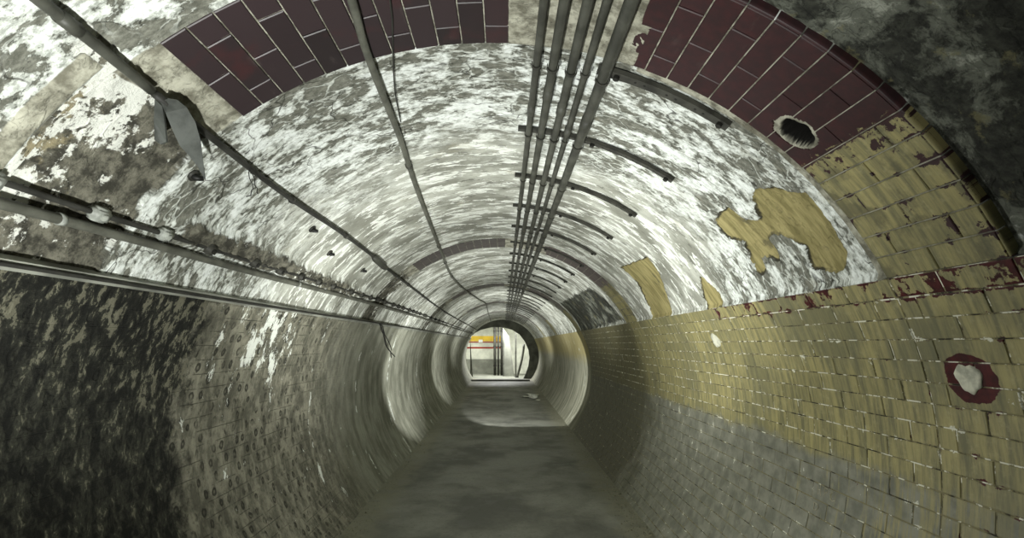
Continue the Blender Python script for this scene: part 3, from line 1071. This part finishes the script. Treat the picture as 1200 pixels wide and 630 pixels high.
# ------------------------------------------------------------------ crown pipes
PN = ['leftmost thin', 'second', 'middle', 'fourth, thin', 'rightmost, thickest']
for i, (a, pr) in enumerate(PIPES):
    rr_ = RAIL_R - RAIL_T - pr - .0005
    t = empty('ceiling_pipe', cyl(a, -1.6, rr_))
    tube('pipe', [cyl(a, y, rr_) for y in np.linspace(-1.6, YEND - .05, 40)], pr, M_PIPE, t, 12)
    for y0 in (2.33, 5.1, 8.2):
        y = y0 + (0.05, -0.12, 0.0, 0.22, 0.06)[i]
        tube('coupling', [cyl(a, y - .045, rr_), cyl(a, y - .04, rr_), cyl(a, y + .04, rr_), cyl(a, y + .045, rr_)], [pr, pr + .004, pr + .004, pr], M_PIPE, t, 12)
    tag(t, f'long grey steel pipe under the crown, {PN[i]} of the five side by side', 'pipe', 'pipes under the crown')

# conduit left of the crown, with its saddle clips
def clip_on(parent, p, r, wdt=0.02, mat=None):
    return tube('clip', [p + Vector((0, -wdt / 2, 0)), p + Vector((0, wdt / 2, 0))], r, mat or M_IRON, parent, 10)


t = empty('ceiling_conduit', cyl(-13.5, 1.0))
kn = [(-13.9, -1.6), (-14.0, 1.0), (-14.4, 1.56), (-15.1, 1.75), (-15.5, 1.9), (-15.9, 2.16), (-16.4, 2.56), (-18.1, 3.31), (-19.9, 4.36), (-21.8, 5.56), (-24.2, 7.31), (-22.8, 9.26), (-17.9, 12.02), (-14.5, 13.4), (-15.9, 16.84), (-18.4, YEND - .05)]
P = path(kn, 0.1, 1.686)
tube('conduit', P, 0.0155, M_PIPE2, t, 10)
for y in (3.0, 5.2, 6.2, 7.3, 8.6, 10.2):
    q = min(P, key=lambda v: abs(v.y - y)); clip_on(t, q, 0.022)
tag(t, 'single pale conduit on the vault left of the crown pipes', 'conduit')
t = tube('slack_wire', path([(-8, -1.6), (-10.6, 1.61), (-11.9, 1.83), (-14.1, 2.17), (-15.2, 2.45)], 0.08, 1.690), 0.0028, M_CABLE)
tag(t, 'thin black wire slanting to the conduit left of the crown', 'wire')

# conduit on the left haunch: thick length, hanging sheet, then a thinner run
t = empty('haunch_conduit', cyl(-36.6, 1.0))
A1 = path([(-36.2, -1.6), (-36.5, 0.8), (-36.8, 1.2), (-37.1, 1.4), (-37.4, 1.56)], 0.1, 1.689)
tube('conduit', A1, 0.0155, M_PIPE, t, 12)
tube('coupling', [cyl(-36.85, 1.22, 1.689), cyl(-36.9, 1.28, 1.689)], 0.0185, M_PIPE, t, 12)
A2 = path([(-37.5, 1.58), (-37.7, 1.82), (-38.3, 2.25), (-38.6, 2.67), (-38.4, 3.41), (-38.9, 4.37), (-39.6, 4.84), (-40.6, 6.18), (-42.4, 8.83), (-43.4, 11.51), (-43.6, YEND - .05)], 0.15, 1.688)
tube('conduit', A2, 0.0135, M_CABLE, t, 10)
for y in (2.7, 3.5, 5.4, 6.2, 7.4, 8.8, 10.4):
    q = min(A2, key=lambda v: abs(v.y - y)); clip_on(t, q, 0.02)
bx = tube('junction_box', [cyl(-38.9, 4.35, 1.68), cyl(-39.0, 4.42, 1.68), cyl(-39.6, 4.80, 1.68), cyl(-39.7, 4.88, 1.68)], [0.02, 0.032, 0.032, 0.02], M_PIPE, t, 8)
tag(t, 'grey conduit running along the left haunch from the hanging sheet', 'conduit')


# torn grey sheet hanging at the joint of that conduit
def slab(name, outline, th, mat, parent=None):
    """thin solid from outline of (angle, y, radius), thickness outward"""
    n = len(outline)
    V = [cyl(*p) for p in outline] + [cyl(a, y, r + th) for a, y, r in outline]
    bm = bmesh.new()
    vs = [bm.verts.new(v) for v in V]
    bm.faces.new(vs[:n]); bm.faces.new(list(reversed(vs[n:])))
    for k in range(n): bm.faces.new((vs[k], vs[n + k], vs[n + (k + 1) % n], vs[(k + 1) % n]))
    bmesh.ops.triangulate(bm, faces=[f for f in bm.faces if len(f.verts) > 4])
    bmesh.ops.recalc_face_normals(bm, faces=bm.faces)
    o = bm_obj(name, bm, mat)
    if parent: reparent(o, parent)
    return o


def flap(name, outline, th, mat, parent):
    """thin bent sheet, outline of points, thickened along the tunnel"""
    n = len(outline)
    bm = bmesh.new()
    vs = [bm.verts.new(p) for p in outline] + [bm.verts.new((p[0] - .004, p[1] + th, p[2] + .004)) for p in outline]
    bm.faces.new(vs[:n]); bm.faces.new(list(reversed(vs[n:])))
    for k in range(n): bm.faces.new((vs[k], vs[n + k], vs[n + (k + 1) % n], vs[(k + 1) % n]))
    bmesh.ops.triangulate(bm, faces=[f for f in bm.faces if len(f.verts) > 4])
    bmesh.ops.recalc_face_normals(bm, faces=bm.faces)
    return reparent(bm_obj(name, bm, mat), parent)


t = empty('hanging_sheet', (-1.0, 1.6, 2.36))
flap('sheet', [(-1.027, 1.605, 2.379), (-1.007, 1.61, 2.395), (-0.99, 1.63, 2.399), (-0.985, 1.67, 2.393), (-0.981, 1.71, 2.363), (-0.987, 1.75, 2.316), (-1.008, 1.8, 2.261), (-1.028, 1.85, 2.211), (-1.029, 1.8, 2.249), (-1.034, 1.76, 2.27), (-1.042, 1.725, 2.289), (-1.045, 1.69, 2.329), (-1.041, 1.65, 2.367)], 0.008, M_SLATE, t)
flap('strut', [(-1.049, 1.61, 2.392), (-1.032, 1.62, 2.375), (-1.044, 1.65, 2.332), (-1.068, 1.695, 2.292), (-1.088, 1.695, 2.283), (-1.104, 1.69, 2.295), (-1.079, 1.65, 2.345)], 0.014, M_SLATE, t)
tag(t, 'torn grey metal sheet hanging from the left haunch conduit', 'metal sheet')

# cable with clamps and the tube beneath it on the left haunch
t = empty('clamped_cable', cyl(-52.9, 1.0))
P = path([(-52.9, -1.6), (-52.9, 1.2), (-53.0, 1.77), (-52.9, 2.11), (-52.8, 2.6), (-52.7, 2.87), (-52.0, 4.31), (-51.5, 5.44), (-50.9, 8.99), (-50.9, YEND - .05)], 0.15, 1.694)
tube('cable', P, 0.0105, M_CABLE, t, 8)
y = 1.08; j = 0
while y < 11.5:
    q = min(P, key=lambda v: abs(v.y - y)); a = math.degrees(math.atan2(q.x, q.z - HC))
    bm = bmesh.new(); bmesh.ops.create_cube(bm, size=1)
    pale = j < 4
    for v in bm.verts: v.co = Vector((v.co.x * .072, v.co.y * .052, v.co.z * .040 - 0.004))
    bmesh.ops.bevel(bm, geom=bm.edges[:], offset=.009, segments=2, affect='EDGES')
    m = tile_matrix(a, q.y, 1.694)
    bmesh.ops.transform(bm, matrix=m, verts=bm.verts)
    cl = bm_obj('clamp', bm, M_CLAMP if pale else M_IRON, None, True)
    reparent(cl, t)
    sc = disc_mesh('screw', 0.013, 0.006, M_CLAMP if pale else M_BOLT, 8)
    so = link(bpy.data.objects.new('screw', sc)); so.parent = cl
    so.matrix_parent_inverse = cl.matrix_world.inverted()
    m2 = tile_matrix(a, q.y, 1.694 - .0235); so.matrix_local = m2
    y += 0.35; j += 1
tag(t, 'black cable held by a row of pale clamps on the left haunch', 'cable')
t = empty('haunch_tube', cyl(-54.5, 1.0))
P = path([(-55.0, -1.6), (-55.0, 1.42), (-54.9, 1.65), (-54.8, 2.14), (-54.7, 2.88), (-54.0, 4.37), (-53.6, 5.54), (-53.0, 9.11), (-52.9, YEND - .05)], 0.15, 1.688)
tube('tube', P, 0.018, M_PIPE2, t, 12)
for y in (1.66, 3.6, 6.0):
    q = min(P, key=lambda v: abs(v.y - y)); clip_on(t, q, 0.021, 0.02, M_CLAMP)
tag(t, 'thick grey tube running just under the clamped cable', 'pipe')

# thin cable on the springing strip with a loose tangle
P = path([(-60.9, -1.6), (-61.0, 3.1), (-60.6, 5.97), (-60.3, 9.0), (-60.0, YEND - .05)], 0.3, 1.671)
o = tube('strip_cable', P, 0.0075, M_CABLE, None, 8)
tag(o, 'thin black cable along the springing strip of the left wall', 'cable')
p0 = cyl(-60.8, 6.2, 1.665)
tg = empty('loose_wire', p0)
rr = random.Random(2)
for k in range(3):
    pts = [p0 + Vector((0.0 + .01 * k, 0, 0))]
    for j in range(7):
        pts.append(pts[-1] + Vector((rr.uniform(.0, .03), rr.uniform(-.05, .05) + .03 * (k == 1), -0.055 + rr.uniform(-.02, .02))))
    tube('strand', pts, 0.006, M_CABLE, tg, 6)
tag(tg, 'tangle of loose black wire dangling on the left wall', 'wire')
p0 = cyl(-37.9, 2.16, 1.66)
tg = empty('loose_wire', p0)
for k in range(2):
    pts = [p0]
    for j in range(8):
        pts.append(pts[-1] + Vector((rr.uniform(-.014, .016), rr.uniform(-.03, .03), -0.011 + rr.uniform(-.008, .004))))
    tube('strand', pts, 0.0022, M_CABLE, tg, 5)
tag(tg, 'small curl of black wire hanging from the left haunch conduit', 'wire')

# rusty anchor stubs left in the vault
for a, y, lb in ((-41.5, 3.15, 'dark anchor stub below the haunch conduit, nearest of the three'), (-44.4, 3.65, 'dark anchor stub below the haunch conduit, middle of the three'), (-44.3, 4.5, 'dark anchor stub below the haunch conduit, farthest of the three'), (-43.6, 2.02, 'dark plug in the plaster near the tip of the hanging sheet')):
    t = empty('anchor_stub', cyl(a, y, 1.70))
    tube('stub', [cyl(a, y, 1.715), cyl(a, y, 1.69), cyl(a + .6, y + .01, 1.672)], [.018, .014, .009], M_BOLT, t, 7)
    tube('collar', [cyl(a, y, 1.712), cyl(a, y, 1.698)], .026, M_IRON, t, 8)
    tag(t, lb, 'anchor', 'anchor stubs in the vault')


# ------------------------------------------------------------------ rubble
def chunk(name, loc, size, mat, seed, flat=0.4):
    rr = random.Random(seed)
    bm = bmesh.new()
    bmesh.ops.create_icosphere(bm, subdivisions=2, radius=1)
    ax = [Vector((rr.gauss(0, 1), rr.gauss(0, 1), rr.gauss(0, 1))).normalized() for _ in range(7)]
    lim = [rr.uniform(.55, .9) for _ in ax]
    for v in bm.verts:
        for n, l in zip(ax, lim):
            d = v.co.dot(n)
            if d > l: v.co -= n * (d - l)
        v.co = Vector((v.co.x * size * rr.uniform(.95, 1.05), v.co.y * size * .75, v.co.z * size * flat))
    zmin = min(v.co.z for v in bm.verts)
    rot = Matrix.Rotation(rr.uniform(0, 6.28), 4, 'Z')
    for v in bm.verts: v.co = rot @ Vector((v.co.x, v.co.y, v.co.z - zmin))
    o = bm_obj(name, bm, mat)
    o.location = loc
    return o


spots = [(0.93, 15.2, .16, 'long white slab of fallen plaster leaning by the right wall foot'), (0.72, 15.6, .13, 'pale plaster chunk farthest from the right wall foot'), (1.02, 14.7, .10, 'grey plaster chunk at the right wall foot, nearest of the heap'), (0.85, 16.4, .12, 'pale plaster chunk at the far side of the heap'), (1.05, 16.0, .14, 'broad plaster chunk against the right wall in the heap')]
for i, (x, y, s_, lb) in enumerate(spots):
    o = chunk('plaster_chunk', (x, y, 0.0), s_, M_RUBBLE, 40 + i, 0.25 if i else 0.5)
    tag(o, lb, 'rubble', 'fallen plaster by the right wall')

# uncountable grit along the feet of the walls
rr = random.Random(9)
V, Fc = [], []
for i in range(1500):
    side = 1 if rr.random() < 0.7 else -1
    y = 4.3 + rr.random() ** 1.8 * 9
    x = side * (HW - abs(rr.gauss(0, 0.10)) - 0.015)
    s_ = rr.uniform(.002, .008) * (1.8 if rr.random() < .06 else 1)
    off = len(V)
    for d in ((1, 0, 0), (-.5, .87, 0), (-.5, -.87, 0), (rr.uniform(-.3, .3), rr.uniform(-.3, .3), 1.1)):
        V.append((x + d[0] * s_, y + d[1] * s_, 0.002 + d[2] * s_ + .001))
    Fc += [(off, off + 1, off + 3), (off + 1, off + 2, off + 3), (off + 2, off, off + 3), (off + 2, off + 1, off)]
o = mesh_obj('grit', V, Fc, M_GRIT)
tag(o, 'pale loose grit scattered along the foot of the walls', 'grit', kind='stuff')

# ------------------------------------------------------------------ far end: bulkhead and the room behind it
YB = YEND
opening = [(-1.51, 0.0), (-1.51, 1.9), (-1.35, 2.12), (-1.0, 2.30), (-.5, 2.42), (0.0, 2.42), (.45, 2.30), (.80, 2.08), (1.05, 1.75), (1.22, 1.35), (1.27, 1.0), (1.22, .6), (1.10, .25), (.98, 0.0)]
bm = bmesh.new()
n = len(opening)
outer = []
for x, z in opening:
    a = math.atan2(x + 0.02, z - HC)
    outer.append((1.76 * math.sin(a), HC + 1.76 * math.cos(a)))
outer[0] = (-1.76 * math.sin(FLOOR_A * D), -0.02); outer[-1] = (1.76 * math.sin(FLOOR_A * D), -0.02)
ring = []
for (ix, iz), (ox, oz) in zip(opening, outer):
    ring.append([bm.verts.new((ix, YB, iz)), bm.verts.new((ox, YB, oz)), bm.verts.new((ox, YB + .18, oz)), bm.verts.new((ix, YB + .18, iz))])
for a_, b_ in zip(ring[:-1], ring[1:]):
    for k in range(4): bm.faces.new((a_[k], a_[(k + 1) % 4], b_[(k + 1) % 4], b_[k]))
bmesh.ops.recalc_face_normals(bm, faces=bm.faces)
tag(bm_obj('wall_bulkhead', bm, M_BULK), 'dark concrete bulkhead round the far opening', kind='structure')


def box(name, x0, x1, y0, y1, z0, z1, mat, parent=None, bev=0.0):
    bm = bmesh.new(); bmesh.ops.create_cube(bm, size=1)
    for v in bm.verts: v.co = Vector((x0 + (v.co.x + .5) * (x1 - x0), y0 + (v.co.y + .5) * (y1 - y0), z0 + (v.co.z + .5) * (z1 - z0)))
    if bev: bmesh.ops.bevel(bm, geom=bm.edges[:], offset=bev, segments=2, affect='EDGES')
    o = bm_obj(name, bm, mat)
    if parent is not None:
        if parent.type == 'EMPTY': reparent(o, parent)
        else: o.parent = parent
    return o


M_RW = plain('room_white_paint', srgb(214, 216, 200), 0.8, 0, 0.12, 2)
M_RG = plain('room_grey_paint', srgb(132, 134, 122), 0.8, 0, 0.15, 2)
M_RY = plain('yellow_stripe_paint', srgb(232, 196, 70), 0.7, 0, 0.1, 2)
M_RR = plain('red_stripe_paint', srgb(150, 50, 40), 0.7, 0, 0.1, 2)
M_RW2 = plain('notice_white', srgb(240, 240, 236), 0.7, 0, 0.05, 2)
Y0, Y1 = YB + .18, YB + 4.2
s = tag(box('wall_back', -2.3, 2.3, Y1, Y1 + .1, -.05, 3.0, M_RW), 'white wall of the far room with yellow and red stripes', kind='structure')
box('grey_dado', -2.29, -.1, Y1 - .02, Y1, 0, .80, M_RG, s)
box('yellow_stripe', -2.29, -.1, Y1 - .016, Y1, 1.78, 2.07, M_RY, s)
box('red_stripe', -2.29, -.1, Y1 - .016, Y1, 1.70, 1.76, M_RR, s)
box('red_stripe', -2.29, -.1, Y1 - .016, Y1, 1.38, 1.47, M_RR, s)
tag(box('wall_room_left', -2.4, -2.3, Y0, Y1, -.05, 3.0, M_RW), 'left wall of the far room', kind='structure')
tag(box('wall_room_right', 2.3, 2.4, Y0, Y1, -.05, 3.0, M_RW), 'right wall of the far room', kind='structure')
tag(box('ceiling_room', -2.4, 2.4, Y0, Y1 + .1, 3.0, 3.1, M_RW), 'ceiling of the far room', kind='structure')
tag(box('floor_room', -2.4, 2.4, YB + .2, Y1 + .1, -.1, 0.0, M_RG), 'grey floor of the far room', kind='structure')
tag(box('floor_sill', -1.45, 1.2, YB - 1.6, YB - 1.35, 0.0, 0.07, M_BULK), 'low concrete sill across the floor before the far opening', kind='structure')
sg = box('notice', -1.32, -1.10, Y1 - .035, Y1 - .017, 1.72, 1.87, M_RW2)
tag(sg, 'small white notice on the striped far wall', 'sign')
for i, (x, r_, lb) in enumerate(((-.40, .07, 'left of the three dark standpipes in the far room'), (-.22, .045, 'middle one of three standpipes in the far room'), (-.03, .075, 'right, thickest of the three standpipes in the far room'))):
    t = empty('standpipe', (x, YB + 2.6, 0))
    tube('pipe', [(x, YB + 2.6, 0.0), (x, YB + 2.6, 3.0)], r_, M_IRON, t, 12)
    for z in (.5, 1.5, 2.3): tube('flange', [(x, YB + 2.6, z - .02), (x, YB + 2.6, z + .02)], r_ + .02, M_BOLT, t, 12)
    tag(t, lb, 'pipe', 'standpipes in the far room')
# leaning partition panel and post
t = empty('partition', (0.25, YB + 1.9, 0))
bm = bmesh.new()
q = [(0.04, 0), (.60, 0), (.34, 2.0), (.02, 2.45)]
f = [bm.verts.new((x, YB + 1.9, z)) for x, z in q]; g_ = [bm.verts.new((x, YB + 1.96, z)) for x, z in q]
bm.faces.new(f); bm.faces.new(g_[::-1])
for k in range(4): bm.faces.new((f[k], g_[k], g_[(k + 1) % 4], f[(k + 1) % 4]))
bmesh.ops.recalc_face_normals(bm, faces=bm.faces)
reparent(bm_obj('panel', bm, M_RG), t)
box('edge_batten', .02, .07, YB + 1.86, YB + 1.90, 0, 2.4, M_BULK, t)
tag(t, 'grey tapering partition panel beside the standpipes', 'partition')
t = empty('steel_post', (.66, YB + 1.4, 0))
box('post', .62, .70, YB + 1.36, YB + 1.44, 0, 3.0, M_BULK, t)
box('base_plate', .57, .75, YB + 1.31, YB + 1.49, 0, .03, M_BULK, t)
tag(t, 'dark upright post right of the grey partition', 'post')
pts = [(.74 + .30 * math.sin(k / 10 * 1.45), YB + .9, 0.12 + 1.5 * (k / 10)) for k in range(11)]
t = empty('curved_pipe', (.74, YB + .9, 0))
tube('pipe', [(.70, YB + .9, 0.0)] + pts, .06, M_BULK, t, 10)
tube('flange', [(.70, YB + .9, 0.0), (.70, YB + .9, 0.05)], .09, M_BOLT, t, 10)
tag(t, 'dark curved pipe rising inside the right of the far opening', 'pipe')
# added light: unseen ceiling batten put in to brighten the far room
t = empty('added_batten', (0, YB + 1.1, 2.98))
box('housing', -.7, .7, YB + 1.05, YB + 1.15, 2.94, 3.0, M_RW2, t)
al = bpy.data.lights.new('added_room_light', 'AREA'); al.shape = 'RECTANGLE'; al.size = 1.4; al.size_y = .3; al.energy = 280
ao = bpy.data.objects.new('added_room_light', al); ao.location = (0, YB + 1.1, 2.93); link(ao)
tag(t, 'unseen white batten lamp added to light the far room', 'lamp')
